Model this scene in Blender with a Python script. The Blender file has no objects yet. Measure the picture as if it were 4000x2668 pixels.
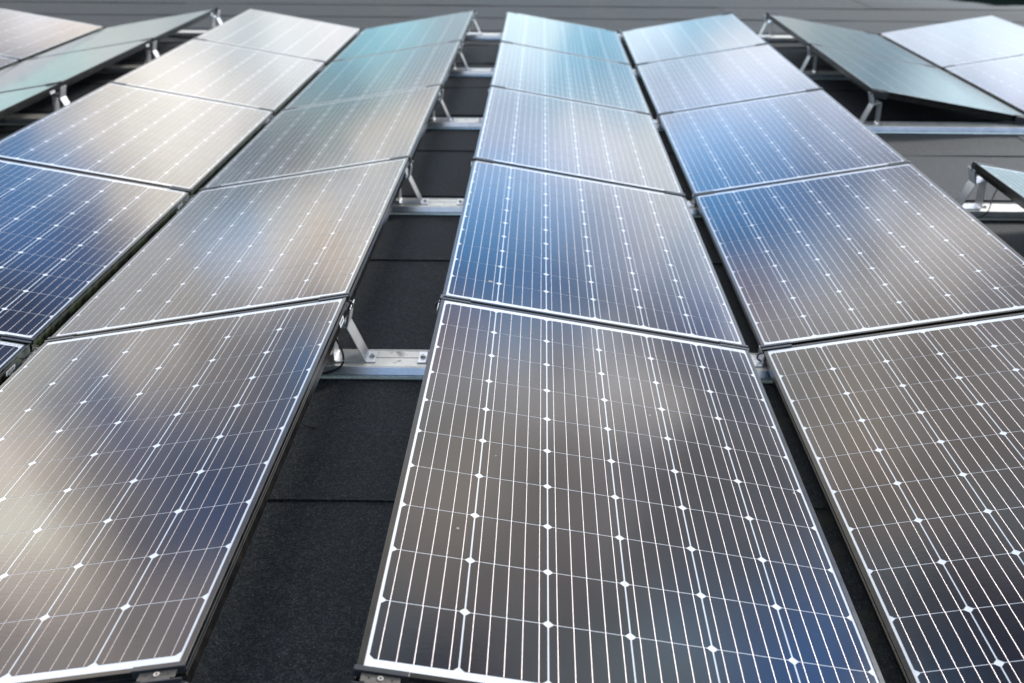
import bpy, math, random
from math import radians, sin, cos, pi, hypot, exp, floor
from mathutils import Vector, noise

S = bpy.context.scene
COL = S.collection
random.seed(7)

# ---------------------------------------------------------------- camera
cam_d = bpy.data.cameras.new("camera")
cam = bpy.data.objects.new("camera", cam_d)
COL.objects.link(cam)
cam.location = (0.42716, -1.42657, 1.45662)
cam.rotation_euler = (1.17080374, -0.0074025, 0.00743657)
cam_d.sensor_width = 36.0
cam_d.lens = 4138.9085 / 4000 * 36.0
cam_d.shift_x = -85.238 / 4000
cam_d.shift_y = -151.401 / 4000
cam_d.clip_start = 0.05
cam_d.clip_end = 500
cam_d.dof.use_dof = True
cam_d.dof.focus_distance = 2.60
cam_d.dof.aperture_fstop = 3.6
S.camera = cam

# ---------------------------------------------------------------- light
SUN_EL, SUN_AZ = radians(26), radians(44)      # azimuth measured from +Y towards +X
sun_d = bpy.data.lights.new("sun", 'SUN')
sun_d.energy = 2.8
sun_d.angle = radians(7)
sun_d.color = (1.0, 0.96, 0.90)
sun = bpy.data.objects.new("sun", sun_d)
COL.objects.link(sun)
sd = Vector((sin(SUN_AZ) * cos(SUN_EL), cos(SUN_AZ) * cos(SUN_EL), sin(SUN_EL)))
sun.rotation_euler = sd.to_track_quat('Z', 'Y').to_euler()
sun.location = (0, 0, 20)
S.view_settings.view_transform = 'Standard'
S.view_settings.look = 'None'
S.view_settings.exposure = 0.0
S.view_settings.gamma = 1.0

# ---------------------------------------------------------------- sky
# Broken cloud over a Nishita sky. CLOUDS lists patches of cloud and of blue gap ahead of the camera side of the roof as
# (azimuth, elevation, r, g, b) radiance; they are blended into a smooth field and carried by one colour ramp per band of elevation.
CLOUDS = [(-20.46, 29.01, 0.13, 0.21, 0.44), (-17.93, 23.47, 0.14, 0.36, 1.04), (-14.14, 22.65, 3.57, 3.25, 2.72), (-17.29, 26.58, 0.17, 0.45, 1.18), (-20.64, 25.26, 0.22, 0.72, 1.81), (-15.78, 24.33, 0.62, 0.69, 0.93), (-19.35, 22.73, 0.26, 1.0, 2.09), (-21.35, 21.13, 0.23, 1.06, 2.42), (-18.28, 20.45, 3.29, 3.08, 2.8), (-13.59, 19.31, 3.44, 3.25, 2.9), (-16.37, 18.57, 2.92, 2.78, 2.45), (-14.34, 16.08, 2.83, 2.76, 2.59), (-9.86, 12.76, 2.23, 2.39, 2.46), (-11.5, 12.09, 0.51, 0.81, 1.0), (-7.35, 11.96, 2.01, 2.01, 2.04), (-40.99, 25.44, 2.06, 1.84, 1.69), (-39.41, 22.92, 4.1, 3.18, 2.72), (-38.15, 20.84, 6.0, 6.0, 5.04), (-35.95, 24.77, 2.81, 2.3, 1.95), (-33.77, 27.93, 1.95, 1.7, 1.69), (-32.93, 24.02, 0.35, 0.47, 0.89), (-29.76, 24.31, 0.2, 0.42, 1.1), (-32.75, 21.17, 1.21, 1.06, 0.87), (-29.88, 21.28, 0.54, 0.63, 0.9), (-32.24, 17.06, 0.37, 0.53, 1.0), (-34.15, 17.89, 2.17, 1.87, 1.51), (-36.61, 18.18, 4.45, 3.83, 3.22), (-33.98, 14.65, 2.07, 2.02, 1.73), (-28.85, 16.65, 2.34, 2.1, 1.78), (-25.66, 18.97, 1.41, 1.28, 1.16), (-20.46, 17.65, 0.41, 0.43, 0.52), (-23.21, 20.14, 0.59, 0.61, 0.75), (-29.01, 12.92, 1.36, 1.35, 1.34), (-21.53, 10.58, 0.38, 0.48, 0.49), (-22.08, 13.24, 0.93, 1.82, 3.25), (-20.25, 14.04, 3.23, 2.81, 2.3), (-17.46, 14.48, 2.89, 2.3, 1.71), (-19.26, 15.44, 1.89, 1.64, 1.49), (-15.09, 12.5, 1.41, 1.59, 1.78), (-18.61, 8.93, 0.19, 0.28, 0.39), (-15.52, 8.45, 0.69, 0.85, 0.76), (-12.75, 10.51, 2.63, 2.29, 1.87), (-10.33, 9.99, 1.46, 1.2, 0.92), (-14.02, 8.32, 0.22, 0.32, 0.38), (-14.22, 7.12, 0.23, 0.64, 0.87), (-11.86, 6.61, 0.48, 1.06, 1.25), (-8.71, 7.76, 0.58, 0.7, 0.88), (-11.31, 5.29, 0.29, 0.74, 0.91), (-9.35, 5.73, 0.56, 1.18, 1.37), (-7.32, 6.05, 0.64, 0.84, 0.93), (2.51, 13.51, 1.92, 1.92, 2.24), (7.03, 11.48, 2.21, 2.37, 2.47), (10.21, 12.09, 2.06, 2.18, 2.1), (2.65, 10.09, 1.65, 2.0, 2.34), (5.47, 9.59, 0.27, 0.78, 1.22), (7.88, 10.1, 0.55, 1.1, 1.56), (1.98, 8.07, 1.58, 2.02, 2.12), (5.53, 7.88, 0.39, 0.98, 1.36), (4.95, 10.48, 0.54, 1.25, 1.59), (2.71, 12.36, 0.7, 1.14, 1.56), (6.01, 13.12, 2.72, 2.51, 2.62), (8.66, 13.51, 3.71, 3.51, 3.69), (18.07, 14.55, 1.23, 1.67, 2.06), (19.68, 15.58, 2.78, 3.21, 3.27), (16.75, 15.09, 2.63, 2.85, 3.23), (19.39, 17.38, 2.9, 3.11, 3.95), (-26.19, 0.84, 0.84, 1.13, 1.1), (-22.32, 0.77, 0.98, 1.06, 1.03), (-20.06, 1.0, 0.57, 0.68, 0.71), (-28.19, 1.34, 0.73, 1.07, 1.09), (-21.94, 15.02, 2.88, 2.67, 2.53), (4.42, 24.54, 1.59, 1.06, 0.89), (10.04, 22.53, 0.74, 0.63, 0.69), (14.43, 21.54, 0.51, 0.51, 0.59), (19.33, 20.16, 0.42, 0.53, 0.82), (6.4, 26.66, 2.13, 1.96, 1.84), (11.9, 24.81, 0.59, 0.52, 0.45), (16.68, 22.85, 0.5, 0.46, 0.45), (20.91, 21.7, 0.53, 0.58, 0.63), (7.17, 30.93, 2.45, 1.99, 1.47), (13.01, 28.85, 0.87, 0.73, 0.56), (18.57, 26.54, 0.67, 0.63, 0.55), (23.16, 24.39, 0.68, 0.67, 0.71), (7.43, 35.13, 2.45, 1.89, 1.38), (13.45, 33.07, 1.4, 1.22, 0.99), (19.17, 30.74, 0.8, 0.77, 0.74), (23.87, 28.54, 0.72, 0.77, 0.8), (8.34, 37.64, 1.99, 1.67, 1.34), (14.01, 35.73, 1.35, 1.25, 1.08), (20.52, 33.07, 1.01, 1.06, 1.02), (26.52, 30.16, 0.56, 0.71, 1.0), (8.1, 39.86, 0.98, 1.25, 1.38), (14.92, 38.22, 1.18, 1.3, 1.28), (22.2, 35.77, 1.13, 1.47, 1.5), (26.41, 34.02, 1.26, 1.84, 2.55), (30.0, 32.67, 0.37, 1.04, 2.62), (5.74, 29.29, 1.69, 1.75, 1.6), (10.73, 30.27, 1.99, 1.82, 1.55), (16.22, 31.12, 1.98, 1.84, 1.73), (6.21, 32.79, 1.66, 1.55, 1.33), (11.31, 33.66, 1.76, 1.54, 1.31), (15.82, 34.24, 1.19, 1.01, 0.91), (6.7, 36.2, 1.33, 1.22, 1.04), (11.76, 37.56, 1.25, 1.07, 0.93), (12.57, 40.12, 0.64, 0.55, 0.51), (9.07, 42.2, 0.39, 0.39, 0.37), (12.65, 42.54, 0.25, 0.21, 0.3), (9.55, 44.64, 0.27, 0.53, 0.9), (13.65, 44.47, 0.02, 0.02, 0.06), (3.77, 20.12, 0.17, 0.96, 2.14), (7.47, 20.69, 0.12, 0.6, 1.67), (10.79, 21.52, 1.2, 2.1, 3.44), (13.39, 22.11, 3.57, 3.68, 3.78), (4.88, 22.11, 0.32, 1.36, 2.88), (8.29, 22.97, 1.42, 2.18, 3.19), (12.3, 23.88, 3.37, 3.25, 3.31), (16.19, 24.65, 4.93, 4.68, 4.3), (5.69, 24.41, 1.31, 1.94, 2.93), (9.14, 25.22, 2.41, 2.34, 2.31), (13.19, 26.06, 2.45, 2.32, 2.22), (16.46, 26.65, 1.08, 1.07, 1.31), (10.17, 26.81, 2.45, 2.32, 2.13), (13.65, 27.07, 2.15, 2.0, 1.8), (3.36, 15.69, 0.96, 1.81, 3.0), (6.14, 15.1, 0.61, 1.29, 2.26), (8.49, 14.51, 0.76, 1.29, 1.92), (3.49, 17.94, 0.51, 1.43, 2.87), (5.97, 17.36, 0.19, 0.69, 1.43), (8.25, 16.51, 0.33, 0.85, 1.49), (10.51, 15.64, 0.95, 1.23, 1.55), (12.6, 14.81, 1.98, 2.02, 2.06), (6.2, 19.49, 0.09, 0.55, 1.38), (8.38, 18.69, 0.18, 0.58, 1.31), (10.25, 18.27, 1.02, 1.6, 2.51), (12.23, 17.46, 2.02, 2.08, 2.53), (14.49, 16.26, 1.04, 1.41, 1.89), (3.63, 22.15, 0.07, 0.3, 0.97), (6.44, 21.63, 0.05, 0.27, 0.86), (9.2, 20.61, 0.11, 0.32, 0.87), (11.24, 19.82, 0.2, 0.36, 0.71), (14.03, 19.0, 0.62, 0.77, 1.12), (16.83, 18.26, 0.21, 0.46, 1.21), (13.78, 20.15, 0.43, 0.49, 0.7), (6.6, 16.03, 1.89, 2.33, 3.13), (9.58, 16.87, 2.43, 2.41, 2.78), (6.66, 18.4, 1.5, 2.67, 4.58), (-32.25, 19.25, 0.32, 0.44, 0.98), (-32.73, 16.06, 0.74, 0.96, 1.39), (-30.84, 19.29, 0.79, 0.85, 1.19), (-31.4, 22.67, 0.45, 0.6, 1.07), (-35.72, 20.17, 1.95, 1.74, 1.47), (-35.62, 22.42, 2.22, 1.92, 1.61), (-34.67, 25.93, 1.17, 1.1, 1.22), (-37.79, 22.52, 6.0, 5.37, 4.26), (-38.88, 25.44, 3.34, 2.88, 2.54), (-37.16, 27.29, 2.25, 1.97, 1.74), (-28.45, 22.78, 0.27, 0.48, 0.99), (-26.3, 21.64, 0.61, 0.68, 0.91), (-24.45, 16.58, 0.96, 0.89, 0.82), (17.35, 3.79, 0.36, 0.52, 0.58), (14.91, 3.05, 0.61, 0.71, 0.72), (20.96, 4.16, 0.27, 0.44, 0.55), (24.61, 3.44, 1.09, 1.49, 1.66), (-25.61, 13.1, 1.47, 1.45, 1.46), (-23.27, 12.71, 1.16, 1.36, 1.66), (-24.74, 14.24, 2.07, 1.9, 1.57), (-20.9, 12.3, 0.76, 1.17, 1.63), (-19.06, 13.08, 1.8, 1.84, 1.73), (-16.63, 12.62, 1.65, 1.58, 1.44)]
EL0, DEL, NB = 0.0, 2.0, 25
STOPS = [-44, -41.5, -39.5, -37.5, -35.5, -33.5, -31.5, -29.5, -27.5, -25.5, -23.5, -21.5, -19.5, -17.5, -15.5, -13.5, -11.5, -9.5, -7,
         1.5, 3, 4.5, 6, 7.5, 9, 10.5, 12.5, 14.5, 17, 20, 24.5, 31]
AZ0, AZ1, NA = -44.0, 31.0, len(STOPS)

def field(az, el):
    w = 1e-5
    c = [1.35 * w, 1.4 * w, 1.45 * w]
    for a, e, r, g, b in CLOUDS:
        d2 = ((az - a) * cos(radians((el + e) / 2))) ** 2 + (el - e) ** 2
        k = exp(-d2 / 2.6) + 0.01 * exp(-d2 / 40.0)
        w += k
        for i, v in enumerate((r, g, b)):
            c[i] += v * k
    g = sum(c) / 3 / w
    q = 0.02 if c[2] > 1.25 * c[0] else 0.16          # blue gaps keep their colour, cloud is a little greyer
    return [1.10 * ((1 - q) * v / w + q * g) for v in c]

world = bpy.data.worlds.new("World")
S.world = world
world.use_nodes = True
wt = world.node_tree
for n in list(wt.nodes):
    wt.nodes.remove(n)

class NT:
    """small helper to write node graphs"""
    def __init__(s, tree):
        s.t = tree
    def n(s, typ, **kw):
        nd = s.t.nodes.new(typ)
        for k, v in kw.items():
            setattr(nd, k, v)
        return nd
    def link(s, a, b):
        s.t.links.new(a, b)
    def put(s, sock, v):
        if isinstance(v, bpy.types.NodeSocket):
            s.t.links.new(v, sock)
        else:
            sock.default_value = v
    def m(s, op, a, b=None, c=None, clamp=False):
        nd = s.n('ShaderNodeMath', operation=op, use_clamp=clamp)
        s.put(nd.inputs[0], a)
        if b is not None: s.put(nd.inputs[1], b)
        if c is not None: s.put(nd.inputs[2], c)
        return nd.outputs[0]
    def v(s, op, a, b=None, scale=None):
        nd = s.n('ShaderNodeVectorMath', operation=op)
        s.put(nd.inputs[0], a)
        if b is not None: s.put(nd.inputs[1], b)
        if scale is not None: s.put(nd.inputs['Scale'], scale)
        return nd.outputs['Value'] if op in ('DOT_PRODUCT', 'LENGTH', 'DISTANCE') else nd.outputs[0]
    def mix(s, f, a, b, mode='MIX'):
        nd = s.n('ShaderNodeMix', data_type='RGBA', blend_type=mode)
        s.put(nd.inputs[0], f); s.put(nd.inputs[6], a); s.put(nd.inputs[7], b)
        return nd.outputs[2]
    def noise(s, vec, scale, detail=2.0, rough=0.5, out='Fac'):
        nd = s.n('ShaderNodeTexNoise')
        if vec is not None: s.link(vec, nd.inputs['Vector'])
        nd.inputs['Scale'].default_value = scale
        nd.inputs['Detail'].default_value = detail
        nd.inputs['Roughness'].default_value = rough
        return nd.outputs[out]
    def step(s, x, a, b, inv=False):
        nd = s.n('ShaderNodeMapRange', interpolation_type='SMOOTHSTEP')
        s.put(nd.inputs[0], x)
        nd.inputs[1].default_value = a; nd.inputs[2].default_value = b
        nd.inputs[3].default_value = 1.0 if inv else 0.0
        nd.inputs[4].default_value = 0.0 if inv else 1.0
        return nd.outputs[0]

w = NT(wt)
tc = w.n('ShaderNodeTexCoord')
dirn = w.v('NORMALIZE', tc.outputs['Generated'])
# a little turbulence so the patches have cloud-like edges
nz = w.noise(dirn, 8.0, 7.0, 0.62, 'Color')
dist = w.v('ADD', dirn, w.v('SCALE', w.v('SUBTRACT', nz, (0.5, 0.5, 0.5)), scale=0.040))
sep = w.n('ShaderNodeSeparateXYZ'); w.link(dist, sep.inputs[0])
az = w.m('MULTIPLY', w.m('ARCTAN2', sep.outputs[0], sep.outputs[1]), 180 / pi)
el = w.m('MULTIPLY', w.m('ARCSINE', sep.outputs[2]), 180 / pi)
azf = w.m('DIVIDE', w.m('SUBTRACT', az, AZ0), AZ1 - AZ0)
acc = None
for i in range(NB):
    e = EL0 + i * DEL
    rp = w.n('ShaderNodeValToRGB')
    w.link(azf, rp.inputs[0])
    cr = rp.color_ramp
    cr.interpolation = 'EASE'
    for j in range(NA):
        f = (STOPS[j] - AZ0) / (AZ1 - AZ0)
        elem = cr.elements[0] if j == 0 else cr.elements.new(f) if j < NA - 1 else cr.elements[-1]
        elem.position = f
    for j, elem in enumerate(cr.elements):
        elem.color = field(AZ0 + (AZ1 - AZ0) * elem.position, e) + [1.0]
    x = w.m('DIVIDE', w.m('ABSOLUTE', w.m('SUBTRACT', el, e)), DEL)
    wt_i = w.step(x, 0.0, 1.0, inv=True)
    part = w.v('SCALE', rp.outputs[0], scale=wt_i)
    acc = part if acc is None else w.v('ADD', acc, part)
edge = w.m('MULTIPLY', w.m('MULTIPLY', w.step(az, -50, -43), w.step(az, 33, 37, inv=True)),
           w.m('MULTIPLY', w.step(el, 46, 51, inv=True), w.step(el, -2.5, -0.5)))
sky = w.n('ShaderNodeTexSky', sky_type='NISHITA', sun_disc=False)
sky.sun_elevation = SUN_EL
sky.sun_rotation = SUN_AZ
sky.altitude = 30
sky.air_density = 1.0; sky.dust_density = 1.2; sky.ozone_density = 1.5
SKYK = 2.3
# the rest of the dome: fair-weather cloud, denser ahead and overhead, open blue behind the camera
cn = w.noise(dirn, 2.2, 6.0, 0.6)
sepd = w.n('ShaderNodeSeparateXYZ'); w.link(dirn, sepd.inputs[0])
cover = w.m('ADD', w.m('ADD', cn, w.m('MULTIPLY', sepd.outputs[1], 0.12)), w.m('MULTIPLY', sepd.outputs[0], 0.10))
cmask = w.step(cover, 0.40, 0.56)
ccol = w.mix(w.step(w.noise(dirn, 3.5, 5.0, 0.6), 0.3, 0.7), (15.0, 15.6, 16.8, 1), (24.0, 24.0, 24.0, 1))
glow = w.m('POWER', w.m('MAXIMUM', w.v('DOT_PRODUCT', dirn, tuple(sd)), 0.0), 5.0)      # cloud is brighter towards the sun
ccol = w.v('SCALE', ccol, scale=w.m('MULTIPLY_ADD', glow, 0.8, 0.68))
rest = w.mix(w.m('MULTIPLY', cmask, 0.92), w.v('MULTIPLY', sky.outputs[0], (SKYK * 0.84, SKYK * 0.97, SKYK * 1.0)), ccol)
wisp = w.noise(w.v('MULTIPLY', dist, (1.0, 1.0, 2.2)), 11.0, 7.0, 0.62)
wisp = w.m('MULTIPLY_ADD', w.step(wisp, 0.34, 0.66), 2.4, 8.8)      # feathering of the cloud, 8.8 .. 11.2
full = w.mix(edge, rest, w.v('SCALE', acc, scale=wisp))
bg = w.n('ShaderNodeBackground')
w.link(full, bg.inputs[0])
bg.inputs[1].default_value = 0.1
wo = w.n('ShaderNodeOutputWorld')
w.link(bg.outputs[0], wo.inputs[0])
world.cycles.sampling_method = 'MANUAL'
world.cycles.sample_map_resolution = 1024

# ---------------------------------------------------------------- measures (metres)
TILT = 0.17001
L, W = 1.650, 0.992
PITCH = 1.66724
H = W * sin(TILT)
GROUND = -0.086
RAIL_TOP = -0.045
ORDER = 'YZABCDEF'
HIGH_LEFT = dict(Y=1, Z=0, A=1, B=0, C=1, D=0, E=1, F=0)
XL = dict(Y=-4.48354, Z=-3.45624, A=-2.17933, B=-1.15028, C=0.12614, D=1.15084, E=2.43440, F=3.45641)
YAW = dict(Y=-0.0013, Z=-0.0028, A=0.0014, B=0.0005, C=0.0012, D=0.0006, E=0.0058, F=0.0041)
DZ = dict(Y=-0.0009, Z=-0.0025, A=-0.0002, B=0.0043, C=0.0004, D=0.0007, E=-0.0009, F=-0.0009)

def xleft(c, y):
    return XL[c] + YAW[c] * (y - 4)

# ---------------------------------------------------------------- materials
def mat(name):
    m = bpy.data.materials.new(name)
    m.use_nodes = True
    t = NT(m.node_tree)
    p = m.node_tree.nodes['Principled BSDF']
    return m, t, p

def obj_coord(t, spread=37.0):
    """object coordinates, shifted per object so copies do not repeat their dirt"""
    tcn = t.n('ShaderNodeTexCoord')
    oi = t.n('ShaderNodeObjectInfo')
    off = t.v('SCALE', t.v('MULTIPLY', (1.0, 1.7, 2.3), oi.outputs['Location']), scale=spread)
    return t.v('ADD', tcn.outputs['Object'], off), tcn.outputs['Object'], oi.outputs['Random']

def world_pos(t):
    return t.n('ShaderNodeNewGeometry').outputs['Position']

def panel_dirt(t, base, amount, low_x):
    """thin dust film, specks and the paler silt that gathers along the low edge"""
    sh, oc, rnd = obj_coord(t)
    wp = world_pos(t)
    dust = t.noise(wp, 2.4, 4.0, 0.6)
    film = t.m('MULTIPLY', t.step(dust, 0.42, 0.75), 0.020 * amount)
    film = t.m('ADD', film, 0.006 * amount)
    sx = t.n('ShaderNodeSeparateXYZ'); t.link(wp, sx.inputs[0])
    # silt at the low edge: height above the low edge is small
    fine = t.noise(wp, 38.0, 3.0, 0.65)
    silt = t.m('MULTIPLY', t.step(t.m('ADD', sx.outputs[2], t.m('MULTIPLY', t.m('SUBTRACT', fine, 0.5), 0.006)), 0.0035, 0.0095, inv=True), t.m('MULTIPLY', t.step(t.noise(t.v('ADD', sh, (3.1, 0, 0)), 0.9, 2.0), 0.35, 0.7), 0.055 * amount))
    col = t.mix(t.m('ADD', film, silt), base, (0.42, 0.44, 0.44, 1))
    vo = t.n('ShaderNodeTexVoronoi', feature='F1')
    t.link(wp, vo.inputs['Vector']); vo.inputs['Scale'].default_value = 15.0
    cs = t.n('ShaderNodeSeparateXYZ'); t.link(vo.outputs['Color'], cs.inputs[0])
    rad = t.m('MULTIPLY', t.step(cs.outputs[0], 0.76, 1.0), 0.055)
    warp = t.m('ADD', vo.outputs['Distance'], t.m('MULTIPLY', t.m('SUBTRACT', fine, 0.5), 0.05))
    spot = t.m('MULTIPLY', t.m('LESS_THAN', warp, rad), 0.55)
    col = t.mix(spot, col, (0.50, 0.45, 0.34, 1))
    return col, spot, silt, fine, oc

def micro(t, p, oc_scale=60.0, strength=0.04):
    b = t.n('ShaderNodeBump')
    b.inputs['Strength'].default_value = strength
    b.inputs['Distance'].default_value = 0.002
    wp = world_pos(t)
    st = t.v('MULTIPLY', wp, (1.0, 2.2, 1.0))
    t.link(t.noise(st, oc_scale, 3.0, 0.6), b.inputs['Height'])
    t.link(b.outputs[0], p.inputs['Normal'])

# silicon cells behind glass
M_CELL, t, p = mat('silicon_cell_glass')
sh, oc, rnd = obj_coord(t)
sx = t.n('ShaderNodeSeparateXYZ'); t.link(oc, sx.inputs[0])
fx = t.m('FLOOR', t.m('DIVIDE', t.m('SUBTRACT', sx.outputs[0], 0.016), 0.16009))
fy = t.m('FLOOR', t.m('DIVIDE', t.m('SUBTRACT', sx.outputs[1], 0.0312), 0.15875))
cv = t.n('ShaderNodeCombineXYZ'); t.link(fx, cv.inputs[0]); t.link(fy, cv.inputs[1]); t.link(rnd, cv.inputs[2])
wn = t.n('ShaderNodeTexWhiteNoise'); t.link(cv.outputs[0], wn.inputs['Vector'])
base = t.mix(wn.outputs['Value'], (0.0075, 0.0085, 0.0150, 1), (0.0110, 0.0115, 0.0180, 1))
# printed contact fingers: too fine to see singly, they lift the tone very slightly
fg = t.m('LESS_THAN', t.m('FRACT', t.m('MULTIPLY', sx.outputs[1], 520.0)), 0.10)
base = t.mix(t.m('MULTIPLY', fg, 0.05), base, (0.3, 0.3, 0.32, 1))
col, spot, silt, fine, _ = panel_dirt(t, base, 1.0, 0)
t.link(col, p.inputs['Base Color'])
p.inputs['IOR'].default_value = 1.5
r = t.m('ADD', t.m('ADD', 0.055, t.m('MULTIPLY', fine, 0.035)), t.m('ADD', t.m('MULTIPLY', spot, 0.8), t.m('MULTIPLY', silt, 0.0)), clamp=True)
t.link(r, p.inputs['Roughness'])
micro(t, p)

# white backsheet behind glass
M_SHEET, t, p = mat('white_backsheet_glass')
col, spot, silt, fine, _ = panel_dirt(t, (0.70, 0.73, 0.77, 1), 0.5, 0)
wp = world_pos(t)
sz = t.n('ShaderNodeSeparateXYZ'); t.link(wp, sz.inputs[0])
grime = t.m('MULTIPLY', t.step(t.m('ADD', sz.outputs[2], t.m('MULTIPLY', t.m('SUBTRACT', t.noise(wp, 60, 4, .7), 0.5), 0.008)), -0.002, 0.0045, inv=True), 0.35)
col = t.mix(grime, col, (0.30, 0.29, 0.25, 1))
t.link(col, p.inputs['Base Color'])
p.inputs['IOR'].default_value = 1.5
p.inputs['Roughness'].default_value = 0.12

# tinned ribbons behind glass
M_BUS, t, p = mat('tinned_ribbon_glass')
p.inputs['Base Color'].default_value = (0.62, 0.565, 0.56, 1)
p.inputs['Metallic'].default_value = 1.0
wp = world_pos(t)
t.link(t.m('ADD', 0.36, t.m('MULTIPLY', t.noise(wp, 8.0, 3.0), 0.12)), p.inputs['Roughness'])
p.inputs['Coat Weight'].default_value = 0.6
p.inputs['Coat Roughness'].default_value = 0.1

# black anodised frame
M_FRAME, t, p = mat('black_anodised_frame')
wp = world_pos(t)
sz = t.n('ShaderNodeSeparateXYZ'); t.link(wp, sz.inputs[0])
sn = t.n('ShaderNodeSeparateXYZ'); t.link(t.n('ShaderNodeNewGeometry').outputs['Normal'], sn.inputs[0])
side = t.step(t.m('ABSOLUTE', sn.outputs[2]), 0.3, 0.8, inv=True)
alg = t.m('MULTIPLY', side, t.step(t.noise(t.v('MULTIPLY', wp, (1.0, 3.0, 1.0)), 9.0, 5.0, 0.65), 0.42, 0.62))
alg = t.m('MULTIPLY', alg, t.step(sz.outputs[2], 0.0, 0.02, inv=True))
sxn = t.n('ShaderNodeSeparateXYZ'); t.link(wp, sxn.inputs[0])
alg = t.m('MULTIPLY', alg, t.step(sxn.outputs[0], -1.0, 0.2, inv=True))
dn = t.noise(wp, 26.0, 4.0, 0.65)
c0 = t.mix(t.step(dn, 0.35, 0.75), (0.004, 0.0037, 0.0034, 1), (0.016, 0.014, 0.012, 1))
c0 = t.mix(t.m('MULTIPLY', alg, 0.85), c0, (0.050, 0.075, 0.022, 1))
t.link(c0, p.inputs['Base Color'])
p.inputs['Metallic'].default_value = 0.0
t.link(t.m('ADD', 0.17, t.m('MULTIPLY', dn, 0.10)), p.inputs['Roughness'])

# black plastic or coated parts
M_BLACK, t, p = mat('black_clamp_coating')
wp = world_pos(t)
t.link(t.mix(t.noise(wp, 40, 3), (0.012, 0.014, 0.018, 1), (0.03, 0.033, 0.04, 1)), p.inputs['Base Color'])
p.inputs['Roughness'].default_value = 0.33
M_DUSTY, t, p = mat('dusty_clamp_web')
wp = world_pos(t)
t.link(t.mix(t.noise(wp, 90, 4), (0.05, 0.045, 0.04, 1), (0.16, 0.14, 0.12, 1)), p.inputs['Base Color'])
p.inputs['Roughness'].default_value = 0.6
M_CABLE, t, p = mat('black_cable_sheath')
p.inputs['Base Color'].default_value = (0.010, 0.011, 0.014, 1)
p.inputs['Roughness'].default_value = 0.35

# aluminium
def alu(name, c1, c2, rough, metallic, mossy, streak=(0.25, 1, 1)):
    m, t, p = mat(name)
    wp = world_pos(t)
    n1 = t.noise(wp, 14.0, 5.0, 0.65)
    n2 = t.noise(t.v('MULTIPLY', wp, streak), 60.0, 4.0, 0.7)
    c = t.mix(t.step(n1, 0.3, 0.7), c1, c2)
    c = t.mix(t.m('MULTIPLY', t.step(n2, 0.55, 0.8), 0.45 * mossy), c, (0.16, 0.14, 0.10, 1))
    geo = t.n('ShaderNodeNewGeometry')
    s3 = t.n('ShaderNodeSeparateXYZ'); t.link(geo.outputs['Normal'], s3.inputs[0])
    up = t.step(s3.outputs[2], 0.5, 0.9)
    mo = t.m('MULTIPLY', t.m('MULTIPLY', up, t.step(t.noise(wp, 21.0, 6.0, 0.7), 0.56, 0.70)), 0.75 * mossy)
    c = t.mix(mo, c, (0.085, 0.085, 0.035, 1))
    t.link(c, p.inputs['Base Color'])
    t.link(t.m('MULTIPLY', metallic, t.m('SUBTRACT', 1.0, mo)), p.inputs['Metallic'])
    t.link(t.m('ADD', rough, t.m('MULTIPLY', n2, 0.08), clamp=True), p.inputs['Roughness'])
    return m
M_RAIL = alu('weathered_rail_top', (0.62, 0.60, 0.54, 1), (0.78, 0.76, 0.70, 1), 0.42, 0.55, 1.0)
M_RAILF = alu('clean_rail_face', (0.66, 0.70, 0.76, 1), (0.78, 0.82, 0.86, 1), 0.22, 0.9, 0.0, (0.05, 1, 1))
M_BRK = alu('folded_sheet_steel', (0.62, 0.64, 0.66, 1), (0.78, 0.79, 0.80, 1), 0.30, 0.65, 0.25, (1, 1, 0.3))
M_BOLT = alu('stainless_bolt', (0.45, 0.44, 0.42, 1), (0.62, 0.61, 0.58, 1), 0.28, 0.9, 0.3)
M_LABEL, t, p = mat('white_paper_label')
p.inputs['Base Color'].default_value = (0.72, 0.74, 0.76, 1); p.inputs['Roughness'].default_value = 0.5
M_INK, t, p = mat('printed_ink')
p.inputs['Base Color'].default_value = (0.10, 0.10, 0.11, 1); p.inputs['Roughness'].default_value = 0.4
M_DROP, t, p = mat('bird_dropping')
t.link(t.mix(t.noise(world_pos(t), 300, 3), (0.25, 0.2, 0.15, 1), (0.7, 0.68, 0.6, 1)), p.inputs['Base Color'])

# roofing felt
M_ROOF, t, p = mat('granulated_roofing_felt')
wp = world_pos(t)
g1 = t.noise(wp, 260.0, 2.0, 0.8)
g2 = t.noise(wp, 75.0, 5.0, 0.85)
st = t.noise(wp, 1.1, 5.0, 0.6)
st2 = t.noise(t.v('MULTIPLY', wp, (1, 3, 1)), 0.55, 4.0, 0.6)
gran = t.m('MULTIPLY', t.m('ADD', g1, g2), 0.5)
c = t.mix(t.step(gran, 0.41, 0.60), (0.003, 0.003, 0.0034, 1), (0.054, 0.057, 0.064, 1))
c = t.mix(t.m('MULTIPLY', t.step(st, 0.35, 0.7), 0.3), c, (0.026, 0.028, 0.033, 1), 'MIX')
c = t.mix(t.m('MULTIPLY', t.step(st2, 0.5, 0.7), 0.30), c, (0.022, 0.021, 0.020, 1))
vo = t.n('ShaderNodeTexVoronoi'); t.link(wp, vo.inputs['Vector']); vo.inputs['Scale'].default_value = 5.0
cs = t.n('ShaderNodeSeparateXYZ'); t.link(vo.outputs['Color'], cs.inputs[0])
sp = t.m('LESS_THAN', vo.outputs['Distance'], t.m('MULTIPLY', t.step(cs.outputs[0], 0.8, 1.0), 0.025))
c = t.mix(t.m('MULTIPLY', sp, 0.8), c, (0.38, 0.30, 0.16, 1))
vg = t.n('ShaderNodeTexVoronoi'); t.link(wp, vg.inputs['Vector']); vg.inputs['Scale'].default_value = 210.0
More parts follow.
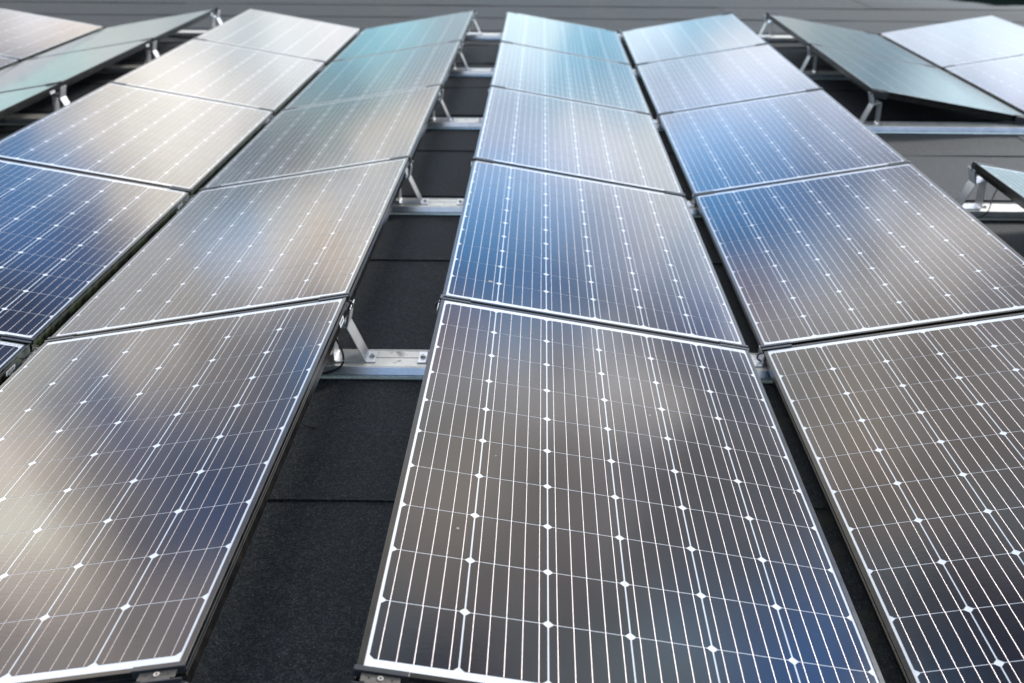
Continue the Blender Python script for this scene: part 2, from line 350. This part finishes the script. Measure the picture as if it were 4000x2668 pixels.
gs = t.n('ShaderNodeSeparateXYZ'); t.link(vg.outputs['Color'], gs.inputs[0])
gl = t.m('MULTIPLY', t.step(gs.outputs[0], 0.80, 0.97), t.step(vg.outputs['Distance'], 0.25, 0.60, inv=True))
c = t.mix(t.m('MULTIPLY', gl, 0.6), c, (0.14, 0.135, 0.135, 1))
dk = t.m('MULTIPLY', t.step(gs.outputs[1], 0.55, 0.75), 0.6)
c = t.mix(dk, c, (0.004, 0.004, 0.005, 1))
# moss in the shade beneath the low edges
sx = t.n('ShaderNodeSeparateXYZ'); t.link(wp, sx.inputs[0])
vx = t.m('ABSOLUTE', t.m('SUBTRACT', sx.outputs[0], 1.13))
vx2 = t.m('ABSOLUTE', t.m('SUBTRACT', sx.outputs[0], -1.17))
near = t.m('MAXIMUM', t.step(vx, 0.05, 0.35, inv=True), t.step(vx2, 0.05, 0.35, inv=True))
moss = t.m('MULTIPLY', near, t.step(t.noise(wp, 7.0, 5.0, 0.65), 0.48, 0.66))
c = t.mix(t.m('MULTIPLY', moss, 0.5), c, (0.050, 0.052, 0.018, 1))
# far-right puddle: dark tree reflection, pale water sheen round it, painted into the felt
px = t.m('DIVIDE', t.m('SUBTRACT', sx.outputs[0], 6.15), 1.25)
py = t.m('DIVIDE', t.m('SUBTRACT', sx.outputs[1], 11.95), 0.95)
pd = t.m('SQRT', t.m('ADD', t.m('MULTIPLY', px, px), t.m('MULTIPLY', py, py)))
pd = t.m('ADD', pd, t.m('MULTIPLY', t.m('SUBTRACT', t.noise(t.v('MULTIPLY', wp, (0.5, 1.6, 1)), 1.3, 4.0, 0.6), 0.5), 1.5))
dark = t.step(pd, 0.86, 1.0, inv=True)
puddle_sheen = t.m('MULTIPLY', t.step(pd, 0.9, 1.9, inv=True), 0.35)
c = t.mix(puddle_sheen, c, (0.16, 0.19, 0.20, 1))
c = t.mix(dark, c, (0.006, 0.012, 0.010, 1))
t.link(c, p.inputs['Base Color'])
t.link(t.m('ADD', 0.60, t.m('MULTIPLY', gran, 0.2)), p.inputs['Roughness'])
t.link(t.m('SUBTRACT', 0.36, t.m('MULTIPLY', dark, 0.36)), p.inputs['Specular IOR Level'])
p.inputs['Specular Tint'].default_value = (0.76, 0.92, 1.0, 1)
b = t.n('ShaderNodeBump'); b.inputs['Strength'].default_value = 1.0; b.inputs['Distance'].default_value = 0.006
t.link(gran, b.inputs['Height']); t.link(b.outputs[0], p.inputs['Normal'])

# ---------------------------------------------------------------- mesh helpers
class MB:
    def __init__(s):
        s.v = []; s.f = []; s.mi = []
    def quad(s, pts, mi=0):
        i = len(s.v); s.v += [tuple(q) for q in pts]; s.f.append(tuple(range(i, i + len(pts)))); s.mi.append(mi)
    def box(s, x0, x1, y0, y1, z0, z1, mi=0):
        i = len(s.v)
        s.v += [(x0,y0,z0),(x1,y0,z0),(x1,y1,z0),(x0,y1,z0),(x0,y0,z1),(x1,y0,z1),(x1,y1,z1),(x0,y1,z1)]
        for f in ((0,3,2,1),(4,5,6,7),(0,1,5,4),(1,2,6,5),(2,3,7,6),(3,0,4,7)):
            s.f.append(tuple(i + k for k in f)); s.mi.append(mi)
    def extrude(s, prof, a0, a1, axis='y', mi=0, closed=True):
        """closed 2-D profile swept along an axis; profile is (x,z) for y, (y,z) for x"""
        n = len(prof); i = len(s.v)
        for a in (a0, a1):
            for (u, z) in prof:
                s.v.append((u, a, z) if axis == 'y' else (a, u, z))
        for k in range(n if closed else n - 1):
            k2 = (k + 1) % n
            s.f.append((i + k, i + k2, i + n + k2, i + n + k)); s.mi.append(mi)
        s.f.append(tuple(i + k for k in range(n))[::-1]); s.mi.append(mi)
        s.f.append(tuple(i + n + k for k in range(n))); s.mi.append(mi)
    def strip(s, pts, th, y0, y1, mi=0):
        """folded sheet of thickness th along a polyline in x,z"""
        n = len(pts); L1 = []; L2 = []
        for k, (x, z) in enumerate(pts):
            a = pts[max(k - 1, 0)]; c = pts[min(k + 1, n - 1)]
            dx, dz = c[0] - a[0], c[1] - a[1]; d = hypot(dx, dz)
            nx, nz = -dz / d * th / 2, dx / d * th / 2
            L1.append((x + nx, z + nz)); L2.append((x - nx, z - nz))
        i = len(s.v)
        for y in (y0, y1):
            for q in L1 + L2:
                s.v.append((q[0], y, q[1]))
        m = 2 * n
        for k in range(n - 1):
            s.f.append((i + k, i + k + 1, i + m + k + 1, i + m + k)); s.mi.append(mi)
            s.f.append((i + n + k + 1, i + n + k, i + m + n + k, i + m + n + k + 1)); s.mi.append(mi)
            for o in (0, m):
                q = (i + o + k, i + o + k + 1, i + o + n + k + 1, i + o + n + k)
                s.f.append(q if o else q[::-1]); s.mi.append(mi)
        for k in (0, n - 1):
            s.f.append((i + k, i + n + k, i + m + n + k, i + m + k)); s.mi.append(mi)
    def cyl(s, cx, cy, z0, z1, r, seg=16, mi=0, r1=None, cap=True):
        i = len(s.v); r1 = r if r1 is None else r1
        for z, rr in ((z0, r), (z1, r1)):
            for k in range(seg):
                a = 2 * pi * k / seg
                s.v.append((cx + rr * cos(a), cy + rr * sin(a), z))
        for k in range(seg):
            k2 = (k + 1) % seg
            s.f.append((i + k, i + k2, i + seg + k2, i + seg + k)); s.mi.append(mi)
        if cap:
            s.f.append(tuple(i + seg + k for k in range(seg))); s.mi.append(mi)
            s.f.append(tuple(i + k for k in range(seg))[::-1]); s.mi.append(mi)
    def tube(s, pts, r, seg=8, mi=0):
        pts = [Vector(q) for q in pts]
        # smooth the control polyline
        fine = []
        n = len(pts)
        for k in range(n - 1):
            p0, p1, p2, p3 = pts[max(k - 1, 0)], pts[k], pts[k + 1], pts[min(k + 2, n - 1)]
            for q in range(6):
                u = q / 6
                fine.append(0.5 * ((2 * p1) + (p2 - p0) * u + (2 * p0 - 5 * p1 + 4 * p2 - p3) * u * u + (3 * p1 - p0 - 3 * p2 + p3) * u ** 3))
        fine.append(pts[-1])
        i = len(s.v); up = Vector((0.13, 0.31, 0.94))
        for k, q in enumerate(fine):
            d = (fine[min(k + 1, len(fine) - 1)] - fine[max(k - 1, 0)]).normalized()
            a = d.cross(up).normalized(); bb = d.cross(a).normalized()
            for j in range(seg):
                an = 2 * pi * j / seg
                s.v.append(tuple(q + a * r * cos(an) + bb * r * sin(an)))
        for k in range(len(fine) - 1):
            for j in range(seg):
                j2 = (j + 1) % seg
                s.f.append((i + k * seg + j, i + k * seg + j2, i + (k + 1) * seg + j2, i + (k + 1) * seg + j)); s.mi.append(mi)
        s.f.append(tuple(i + j for j in range(seg))[::-1]); s.mi.append(mi)
        e = i + (len(fine) - 1) * seg
        s.f.append(tuple(e + j for j in range(seg))); s.mi.append(mi)
    def build(s, name, mats, parent=None, smooth=False, bevel=0.0):
        me = bpy.data.meshes.new(name)
        me.from_pydata(s.v, [], s.f)
        for m in (mats if isinstance(mats, (list, tuple)) else [mats]):
            me.materials.append(m)
        me.polygons.foreach_set('material_index', s.mi)
        if smooth:
            me.polygons.foreach_set('use_smooth', [True] * len(me.polygons))
        me.update()
        o = bpy.data.objects.new(name, me)
        COL.objects.link(o)
        o.parent = parent
        if bevel:
            b = o.modifiers.new('bevel', 'BEVEL'); b.width = bevel; b.segments = 2; b.limit_method = 'ANGLE'; b.angle_limit = radians(40)
        return o

def empty(name):
    o = bpy.data.objects.new(name, None)
    o.empty_display_size = 0.1
    COL.objects.link(o)
    return o

def tag(o, label, cat, group=None):
    o['label'] = label; o['category'] = cat
    if group: o['group'] = group
    return o

def copy_tree(o, parent=None):
    c = o.copy(); COL.objects.link(c)
    c.parent = parent
    for ch in o.children:
        copy_tree(ch, c)
    return c

# ---------------------------------------------------------------- the roof: overlapping rolls of felt
seams = [-9.0, -6.2, -4.4, -2.6, -0.9, 0.0, 0.89, 1.78, 2.66, 3.55, 4.41, 5.30, 6.19, 7.14, 8.02, 8.85, 9.72, 10.66, 11.6, 12.5, 13.5, 14.6, 16.0, 18.0, 21.0, 26.0, 34.0, 48.0]
rb = MB()
for si in range(len(seams) - 1):
    y0, y1 = seams[si], seams[si + 1]
    laps = {5: [0.6], 7: [-2.0], 9: [1.9, 2.35], 10: [0.1, 3.3], 11: [-0.14, -2.6], 12: [2.6], 13: [-0.02], 14: [3.1], 15: [-0.9], 16: [2.4, -3.5], 17: [-0.9, 4.1], 18: [1.2, -1.8]}.get(si, [])
    xs = [-30, -20, -14, -10, -8] + [-7 + 0.14 * k for k in range(101)] + [8, 10, 14, 20, 30]
    edges = [-30] + sorted(laps) + [30]
    for e in range(len(edges) - 1):
        xa, xb = edges[e], edges[e + 1]
        col = [xa] + [x for x in xs if xa < x < xb] + [xb]
        prev = None
        for x in col:
            wob0 = 0.022 * noise.noise(Vector((x * 0.9, y0 * 3.1, 1.0))) + 0.004 * noise.noise(Vector((x * 5.0, y0 * 3.1, 4.0)))
            wob1 = 0.022 * noise.noise(Vector((x * 0.9, y1 * 3.1, 1.0)))
            lift = 0.0035 * exp(-(x - xa) / 0.5) if e > 0 else 0.0
            zf = 0.0045 + 0.0025 * noise.noise(Vector((x * 2.3, y0, 7.0))) + lift
            a = (x, y0 + wob0, GROUND - 0.0035 + zf)
            a0 = (x, y0 + wob0 + 0.001, GROUND - 0.009)
            b_ = (x, y1 + wob1 + 0.05, GROUND - 0.0047 + lift)
            if prev:
                rb.quad((prev[0], a, b_, prev[1]))
                rb.quad((prev[2], a0, a, prev[0]))
            elif e > 0:
                rb.quad(((x, y0 + wob0, GROUND - 0.008), a, b_, (x, y1 + wob1 + 0.05, GROUND - 0.008))[::-1])
            prev = (a, b_, a0)
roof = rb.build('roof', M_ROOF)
roof['kind'] = 'structure'

# ---------------------------------------------------------------- mounting rails
# section across the rail (y, z): low back lip, flat top with a channel, sloping front face, groove, toe
def rail_mesh(x0, x1):
    zt, zb = RAIL_TOP, GROUND + 0.0005
    top = [(0.064, zb), (0.064, zt - 0.002), (0.060, zt - 0.002), (0.0585, zt - 0.0045), (0.050, zt - 0.0045), (0.048, zt - 0.001),
           (0.004, zt - 0.001), (0.003, zt - 0.006), (-0.001, zt - 0.006), (-0.002, zt - 0.001), (-0.061, zt - 0.001), (-0.0635, zt - 0.003)]
    face = [(-0.0635, zt - 0.003), (-0.0655, zt - 0.0055), (-0.0770, zt - 0.0235), (-0.0750, zt - 0.0255), (-0.0750, zt - 0.0285), (-0.0785, zt - 0.0295), (-0.0800, zt - 0.0370), (-0.0800, zb), (-0.060, zb)]
    m = MB()
    n = len(top)
    for prof, mi in ((top, 0), (face, 1)):
        i = len(m.v)
        for a in (x0, x1):
            m.v += [(a, y, z) for y, z in prof]
        n = len(prof)
        for k in range(n - 1):
            m.f.append((i + k, i + k + 1, i + n + k + 1, i + n + k)[::-1]); m.mi.append(mi)
    ring = top + face[1:]
    for a, rv in ((x0, 1), (x1, 0)):
        i = len(m.v); m.v += [(a, y, z) for y, z in ring]
        f = tuple(range(i, i + len(ring))); m.f.append(f if rv else f[::-1]); m.mi.append(0)
    return m
RAILS = [(-0.06, 'lying under the near ends of the nearest panels'),
         (1.6586, 'crossing the walkway between the nearest and second rows of panels'),
         (3.3259, 'crossing the walkway between the second and third rows of panels'),
         (4.9931, 'crossing the walkway between the third and fourth rows of panels'),
         (6.6603, 'crossing the walkway between the fourth and farthest rows of panels'),
         (8.385, 'crossing the walkway under the far ends of the farthest panels')]
for j, (ry, txt) in enumerate(RAILS):
    r_ = rail_mesh(-5.6, 5.6).build('mounting_rail', [M_RAIL, M_RAILF])
    r_.location = (0, ry, 0)
    tag(r_, 'weathered silver aluminium rail ' + txt, 'rail', 'aluminium rails lying across the roof')

# ---------------------------------------------------------------- the solar panel
CELL_U, CELL_V, SU, SV = 0.1570, 0.1567, 0.16009, 0.15875
def frame_mesh():
    prof = [(0.0115, -0.0022), (0.0115, -0.0003), (0.0110, 0.0), (0.0006, 0.0), (0.0, -0.0006), (0.0, -0.0095), (0.0014, -0.0105), (0.0014, -0.0120), (0.0, -0.0130),
            (0.0, -0.0170), (0.0012, -0.0178), (0.0012, -0.0190), (0.0, -0.0198), (0.0, -0.0400), (0.030, -0.0400), (0.030, -0.0384), (0.0018, -0.0384), (0.0018, -0.0060), (0.0115, -0.0060)]
    m = MB(); n = len(prof)
    rings = []
    for d, z in prof:
        i = len(m.v)
        m.v += [(d, d, z), (W - d, d, z), (W - d, L - d, z), (d, L - d, z)]
        rings.append(i)
    for k in range(n):
        a, b_ = rings[k], rings[(k + 1) % n]
        for c in range(4):
            c2 = (c + 1) % 4
            m.f.append((a + c, b_ + c, b_ + c2, a + c2)); m.mi.append(0)
    return m
def sheet_mesh():
    m = MB(); m.box(0.011, W - 0.011, 0.011, L - 0.011, -0.0055, -0.0018); return m
def cells_mesh():
    m = MB(); ch = 0.0088
    for k in range(6):
        for j in range(10):
            cx = W / 2 + (k - 2.5) * SU; cy = L / 2 + (j - 4.5) * SV
            a, b_ = CELL_U / 2, CELL_V / 2
            z = -0.0014
            m.quad([(cx - a + ch, cy - b_, z), (cx + a - ch, cy - b_, z), (cx + a, cy - b_ + ch, z), (cx + a, cy + b_ - ch, z),
                    (cx + a - ch, cy + b_, z), (cx - a + ch, cy + b_, z), (cx - a, cy + b_ - ch, z), (cx - a, cy - b_ + ch, z)])
    return m
def bus_mesh():
    """round-backed tinned ribbons, one down each string, slightly out of line from cell to cell"""
    m = MB(); rr = random.Random(3); NF = 6; SP = radians(30)
    for k in range(6):
        for q in range(5):
            for j in range(10):
                jit = rr.uniform(-0.0004, 0.0004)
                x = W / 2 + (k - 2.5) * SU + (q - 2) * 0.0312 + jit
                y0 = L / 2 + (j - 5) * SV; y1 = y0 + SV; hw = 0.00064
                R_ = hw / sin(SP)
                pr = [(x + R_ * sin(-SP + 2 * SP * f / NF), -0.0013 + R_ * (cos(-SP + 2 * SP * f / NF) - cos(SP))) for f in range(NF + 1)]
                for f in range(NF):
                    (xa, za), (xb, zb) = pr[f], pr[f + 1]
                    m.quad([(xa, y0, za), (xb, y0, zb), (xb, y1, zb), (xa, y1, za)])
    return m
def marks_mesh():
    """illegible serial print and bar code on the white margin in the corner"""
    m = MB(); rr = random.Random(5)
    x = W - 0.105
    while x < W - 0.025:
        wd = rr.choice((0.0006, 0.0009, 0.0014))
        if rr.random() < 0.75:
            m.quad([(x, L - 0.0255, -0.0012), (x + wd, L - 0.0255, -0.0012), (x + wd, L - 0.0215, -0.0012), (x, L - 0.0215, -0.0012)])
        x += wd + rr.choice((0.0007, 0.001, 0.0016))
    return m
def sticker_mesh():
    m = MB(); x = W + 0.0004
    y0, y1, z0, z1 = L - 0.165, L - 0.105, -0.0375, -0.0215
    m.box(W - 0.0002, x, y0, y1, z0, z1)
    rr = random.Random(9); y = y0 + 0.008
    while y < y1 - 0.008:
        wd = rr.choice((0.0008, 0.0014, 0.002))
        m.quad([(x + 0.0002, y, z0 + 0.005), (x + 0.0002, y + wd, z0 + 0.005), (x + 0.0002, y + wd, z1 - 0.003), (x + 0.0002, y, z1 - 0.003)], 1)
        y += wd + rr.choice((0.001, 0.0016))
    return m
def jbox_mesh():
    m = MB(); m.box(W / 2 - 0.055, W / 2 + 0.055, L - 0.24, L - 0.13, -0.026, -0.006); return m

panel0 = empty('solar_panel')
frame_mesh().build('frame', M_FRAME, panel0)
sheet_mesh().build('backsheet', M_SHEET, panel0)
cells_mesh().build('cell_grid', M_CELL, panel0)
bus_mesh().build('busbars', M_BUS, panel0)
marks_mesh().build('serial_print', M_INK, panel0)
sticker_mesh().build('barcode_sticker', [M_LABEL, M_INK], panel0)
jbox_mesh().build('junction_box', M_BLACK, panel0)

CNAME = dict(Y='leftmost column', Z='second column from left', A='third column from left', B='column left of walkway', C='column right of walkway',
             D='column right of middle valley', E='second column from right', F='rightmost column')
RNAME = {1: 'nearest', 2: 'second nearest', 3: 'middle', 4: 'second farthest', 5: 'farthest'}
LOOK = {('A', 1): 'dark blue mostly cropped', ('A', 2): 'deep blue and beige', ('A', 3): 'pale beige blue cornered', ('A', 4): 'evenly pale beige', ('A', 5): 'pale grey',
        ('B', 1): 'large beige and navy', ('B', 2): 'grey beige blue patched', ('B', 3): 'dim teal and cream', ('B', 4): 'teal to grey', ('B', 5): 'light teal',
        ('C', 1): 'large dark grey', ('C', 2): 'deep blue and grey', ('C', 3): 'silver grey', ('C', 4): 'pale to teal', ('C', 5): 'pale blue and teal',
        ('D', 1): 'large dark silt edged', ('D', 2): 'blue and brownish grey', ('D', 3): 'light blue and grey', ('D', 4): 'pale grey', ('D', 5): 'teal and white',
        ('E', 2): 'narrow cropped', ('E', 4): 'teal grey bare ended', ('E', 5): 'dull teal grey', ('F', 4): 'cropped pale blue', ('F', 5): 'pale cloud reflecting',
        ('Z', 3): 'cropped pale teal', ('Z', 4): 'pale teal', ('Z', 5): 'pale teal far', ('Y', 4): 'small lavender', ('Y', 5): 'lavender white'}
PRESENT = []
first = True
for c in ORDER:
    for row in range(1, 6):
        if (c, row) not in LOOK:
            continue
        o = panel0 if first else copy_tree(panel0)
        first = False
        y = (row - 1) * PITCH
        a = TILT if HIGH_LEFT[c] else -TILT
        rr = random.Random(ord(c) * 10 + row)
        o.rotation_euler = (rr.uniform(-0.0016, 0.0016), a + rr.uniform(-0.0012, 0.0012), -YAW[c])
        o.location = (xleft(c, y), y, (H if HIGH_LEFT[c] else 0.0) + DZ[c])
        tag(o, '%s solar panel, %s one in the %s' % (LOOK[(c, row)], RNAME[row], CNAME[c]), 'solar panel', 'tilted solar panels on the flat roof')
        PRESENT.append((c, row))

# ---------------------------------------------------------------- clamps between neighbouring panels
def clamp_tree(end):
    """channel lies along the panel slope; local x along the slope away from the corner, y across the gap"""
    e = empty('module_clamp')
    m = MB()
    ln, hg, lip = 0.092, 0.0084, 0.0085
    # two lips over the frames, side webs and a floor
    for sgn in ((1,) if end else (-1, 1)):
        m.box(-0.004, ln, min(sgn * (hg - 0.0035), sgn * (hg + lip)), max(sgn * (hg - 0.0035), sgn * (hg + lip)), 0.0006, 0.0034)
        m.box(-0.004, ln, min(sgn * (hg - 0.0022), sgn * hg * 0.985), max(sgn * (hg - 0.0022), sgn * hg * 0.985), -0.014, 0.0006)
    ymin = -hg - 0.009 if end else -hg + 0.0022
    # dusty web with tapered ends
    for xa, xb, ya in ((0.018, 0.070, 0.0), (0.010, 0.018, 0.0035), (0.070, 0.078, 0.0035)):
        m.box(xa, xb, ymin + ya, hg - 0.0022, -0.0046, -0.0028, 1)
    if end:
        m.box(-0.004, ln, ymin - 0.0030, ymin, -0.045, -0.0022)
        m.box(-0.004, ln, ymin, ymin + 0.006, -0.0240, -0.0215)
    m.build('channel', [M_BLACK, M_DUSTY], e, bevel=0.0008)
    b_ = MB()
    by = -0.004 if end else 0.0
    b_.cyl(0.044, by, -0.0028, -0.0004, 0.0052, 14)
    b_.cyl(0.044, by, -0.0003, -0.0001, 0.0028, 6, 1)
    b_.build('bolt', [M_BOLT, M_BLACK], e)
    h = MB()
    for hx in (0.024, 0.064):
        h.cyl(hx, by, -0.0027, -0.0025, 0.0026, 10)
    h.build('hole', M_CABLE, e)
    return e
CL = clamp_tree(False)
CLE = clamp_tree(True)
JNAME = {0: 'near end', 1: 'first joint from camera', 2: 'second joint from camera', 3: 'third joint from camera', 4: 'fourth joint from camera', 5: 'far end'}
CSHORT = CNAME
used = {}
def place(proto, key):
    if key not in used:
        used[key] = 1
        return proto
    return copy_tree(proto)
def zslope(c, u):
    return ((W - u) if HIGH_LEFT[c] else u) * sin(TILT) + DZ[c]
for c in ORDER:
    rows = [r for (cc, r) in PRESENT if cc == c]
    js = sorted({r - 1 for r in rows} | set(rows))
    for j in js:
        if c in 'YZ' and j < 3: continue
        near_ok, far_ok = (j in rows), (j + 1 in rows)
        endc = not (near_ok and far_ok)
        y = 0.0 - 0.0086 if j == 0 else j * PITCH - (PITCH - L) / 2
        if not far_ok:
            y = (j - 1) * PITCH + L + 0.0086
        elif not near_ok and j > 0:
            y = j * PITCH - 0.0086
        for side in (0, 1):       # 0: left edge of the panel, 1: right edge
            if c == 'A' and j == 0: continue
            o = place(CLE if endc else CL, 'end' if endc else 'mid')
            a = TILT if HIGH_LEFT[c] else -TILT
            high = (side == 0) == bool(HIGH_LEFT[c])
            flip = pi if (endc and not far_ok and j > 0) else 0.0
            u = 0.0 if side == 0 else W
            xx = xleft(c, y) + u * cos(TILT)
            # x axis of the clamp points inwards along the slope
            if side == 0:
                o.rotation_euler = (0, a, 0)
            else:
                o.rotation_euler = (0, -a, pi)
            if endc:
                # keep the tall face on the free side
                want_neg = far_ok            # free side is towards the camera
                if side == 1: want_neg = not want_neg
                o.scale = (1, 1 if want_neg else -1, 1)
            o.location = (xx, y, zslope(c, u))
            tag(o, 'black clamp, %s edge, %s, %s' % ('raised' if high else 'low', JNAME[j], CSHORT[c]), 'panel clamp', 'black clamps holding the panel edges')

# ---------------------------------------------------------------- brackets under the raised edges
def bolt_mesh(x, z):
    m = MB()
    m.cyl(x, 0, z, z + 0.0015, 0.0105, 20)
    m.cyl(x, 0, z + 0.0015, z + 0.0075, 0.0080, 20, r1=0.0072)
    m.cyl(x, 0, z + 0.0076, z + 0.0078, 0.0034, 6, 1)
    return m
def bracket_tree():
    """local x=0 is the raised edge of the panel, +x points away from the panel; y centred on the rail"""
    e = empty('edge_bracket')
    z0 = RAIL_TOP + 0.0018
    s_ = MB(); s_.strip([(0.081, z0), (0.054, z0), (0.047, z0 + 0.006), (-0.002, 0.075), (0.000, 0.081), (0.006, 0.110), (0.012, 0.141)], 0.0032, -0.040, 0.040)
    s_.build('strut', M_BRK, e, bevel=0.0006)
    q_ = MB(); q_.strip([(0.046, z0), (-0.045, z0), (-0.0505, z0 + 0.006), (-0.0500, 0.090), (-0.046, 0.094), (-0.006, 0.0765), (-0.004, 0.082), (0.001, 0.124)], 0.0030, -0.0395, 0.0395)
    q_.build('post', M_BRK, e, bevel=0.0006)
    bolt_mesh(0.066, z0 + 0.0017).build('bolt', [M_BOLT, M_BLACK], e)
    b2 = bolt_mesh(-0.080, z0 - 0.0015); b2.build('bolt', [M_BOLT, M_BLACK], e)
    t_ = MB(); t_.box(-0.005, 0.004, -0.010, 0.006, 0.108, 0.172); t_.build('tongue', M_BLACK, e)
    return e
BR = bracket_tree()
for c in ORDER:
    rows = [r for (cc, r) in PRESENT if cc == c]
    js = sorted({r - 1 for r in rows} | set(rows))
    for j in js:
        if c in 'YA' and j < 1: continue
        if c == 'A' and j < 2: continue
        y = RAILS[j][0]
        o = place(BR, 'br')
        side = 0 if HIGH_LEFT[c] else 1
        xx = xleft(c, y) + (0 if side == 0 else W * cos(TILT))
        o.location = (xx, y, 0)
        o.scale = (-1, 1, 1) if side == 0 else (1, 1, 1)
        tag(o, 'folded silver bracket, %s, %s' % (JNAME[j], CSHORT[c]), 'bracket', 'silver brackets propping the raised panel edges')

# low feet in the valleys
def foot_tree():
    e = empty('valley_foot')
    z0 = RAIL_TOP + 0.0018
    a_ = MB(); a_.strip([(-0.030, z0), (0.020, z0), (0.0235, z0 + 0.004), (0.0240, -0.006)], 0.0028, -0.043, 0.037)
    a_.build('plate', M_BRK, e, bevel=0.0005)
    b_ = bolt_mesh(-0.012, z0 + 0.0016); b_.cyl(-0.012, 0, z0 + 0.0090, z0 + 0.020, 0.0052, 14); b_.build('bolt', [M_BOLT, M_BLACK], e)
    return e
FT = foot_tree()
for cl, cr, nm in (('A', 'B', 'left valley'), ('C', 'D', 'middle valley')):
    for j in range(1, 6):
        y = RAILS[j][0]
        o = place(FT, 'ft')
        o.location = (xleft(cr, y) - 0.026, y, 0)
        tag(o, 'small silver foot plate, %s, %s' % (nm, JNAME[j]), 'foot plate', 'silver foot plates in the valleys')

# ---------------------------------------------------------------- cables
def cable(name, label, pts, r=0.0030, seg=10, group=None, cat='cable'):
    m = MB(); m.tube(pts, r, seg)
    o = m.build(name, M_CABLE, None, smooth=True)
    tag(o, label, cat, group)
    return o
cable('cable', 'thick black cable hanging beside the nearest bracket down to the rail', [(-0.30, 1.70, 0.08), (-0.235, 1.64, 0.060), (-0.205, 1.61, 0.030), (-0.188, 1.595, -0.010), (-0.195, 1.585, -0.040), (-0.235, 1.575, -0.058), (-0.33, 1.57, -0.074), (-0.42, 1.60, -0.080)], 0.0034)
cable('cable', 'thin black wire end curling on the felt below the nearest left panel', [(-0.40, 1.36, -0.070), (-0.300, 1.325, -0.070), (-0.268, 1.290, -0.076), (-0.245, 1.272, -0.083), (-0.215, 1.268, -0.084)], 0.0013)
cable('cable', 'dark cable sloping from the panel at the right picture edge to its rail', [(2.66, 3.36, 0.10), (2.575, 3.34, 0.055), (2.545, 3.33, 0.010), (2.515, 3.28, -0.030), (2.49, 3.245, -0.045), (2.455, 3.235, -0.065), (2.40, 3.23, -0.078)], 0.0032)
for c, j in (('B', 1), ('C', 1), ('D', 1), ('B', 2), ('C', 2), ('D', 2), ('E', 2), ('B', 3), ('B', 0), ('C', 0), ('E', 3)):
    y = j * PITCH - 0.02
    if c == 'D':
        xx, sg, zz = xleft(c, y), -1, 0.0
    else:
        sg = -1 if HIGH_LEFT[c] else 1
        xx, zz = xleft(c, y) + (0 if sg < 0 else W * cos(TILT)), H
    cable('cable_tie', 'black cable loop, %s edge, %s, %s' % ('low' if c == 'D' else 'raised', JNAME[j], CSHORT[c]),
          [(xx - sg * 0.01, y - 0.008, zz - 0.010), (xx + sg * 0.006, y - 0.010, zz - 0.006), (xx + sg * 0.016, y - 0.008, zz - 0.014), (xx + sg * 0.016, y - 0.004, zz - 0.028), (xx + sg * 0.006, y, zz - 0.038), (xx - sg * 0.012, y + 0.004, zz - 0.040)],
          0.0026, 8, 'black cable loops at the panel corners', 'cable loop')
for c, j in (('Z', 4), ('Z', 5)):
    y = j * PITCH
    xr = xleft(c, y) + W * cos(TILT)
    cable('cable', 'thin drooping dark cable, second column from left, ' + JNAME[j], [(xr - 0.02, y + 0.02, 0.12), (xr - 0.01, y - 0.20, 0.02), (xr - 0.05, y - 0.42, -0.03), (xr - 0.2, y - 0.5, -0.02)], 0.003)

# bird dropping on the blue panel right of the walkway
m = MB()
for k in range(7):
    a = random.uniform(0, 6.28); d = random.uniform(0, 0.007)
    m.cyl(d * cos(a), d * sin(a), 0, 0.0012 + 0.002 * random.random(), random.uniform(0.003, 0.006), 9, r1=0.001)
bd = m.build('bird_dropping', M_DROP)
bx = 0.31; bd.location = (xleft('C', 1.9) + 0.145, 1.860, zslope('C', 0.147) - 0.0008)
bd.rotation_euler = (0, TILT, 0)
tag(bd, 'small whitish bird dropping on the deep blue panel right of the walkway', 'bird dropping')
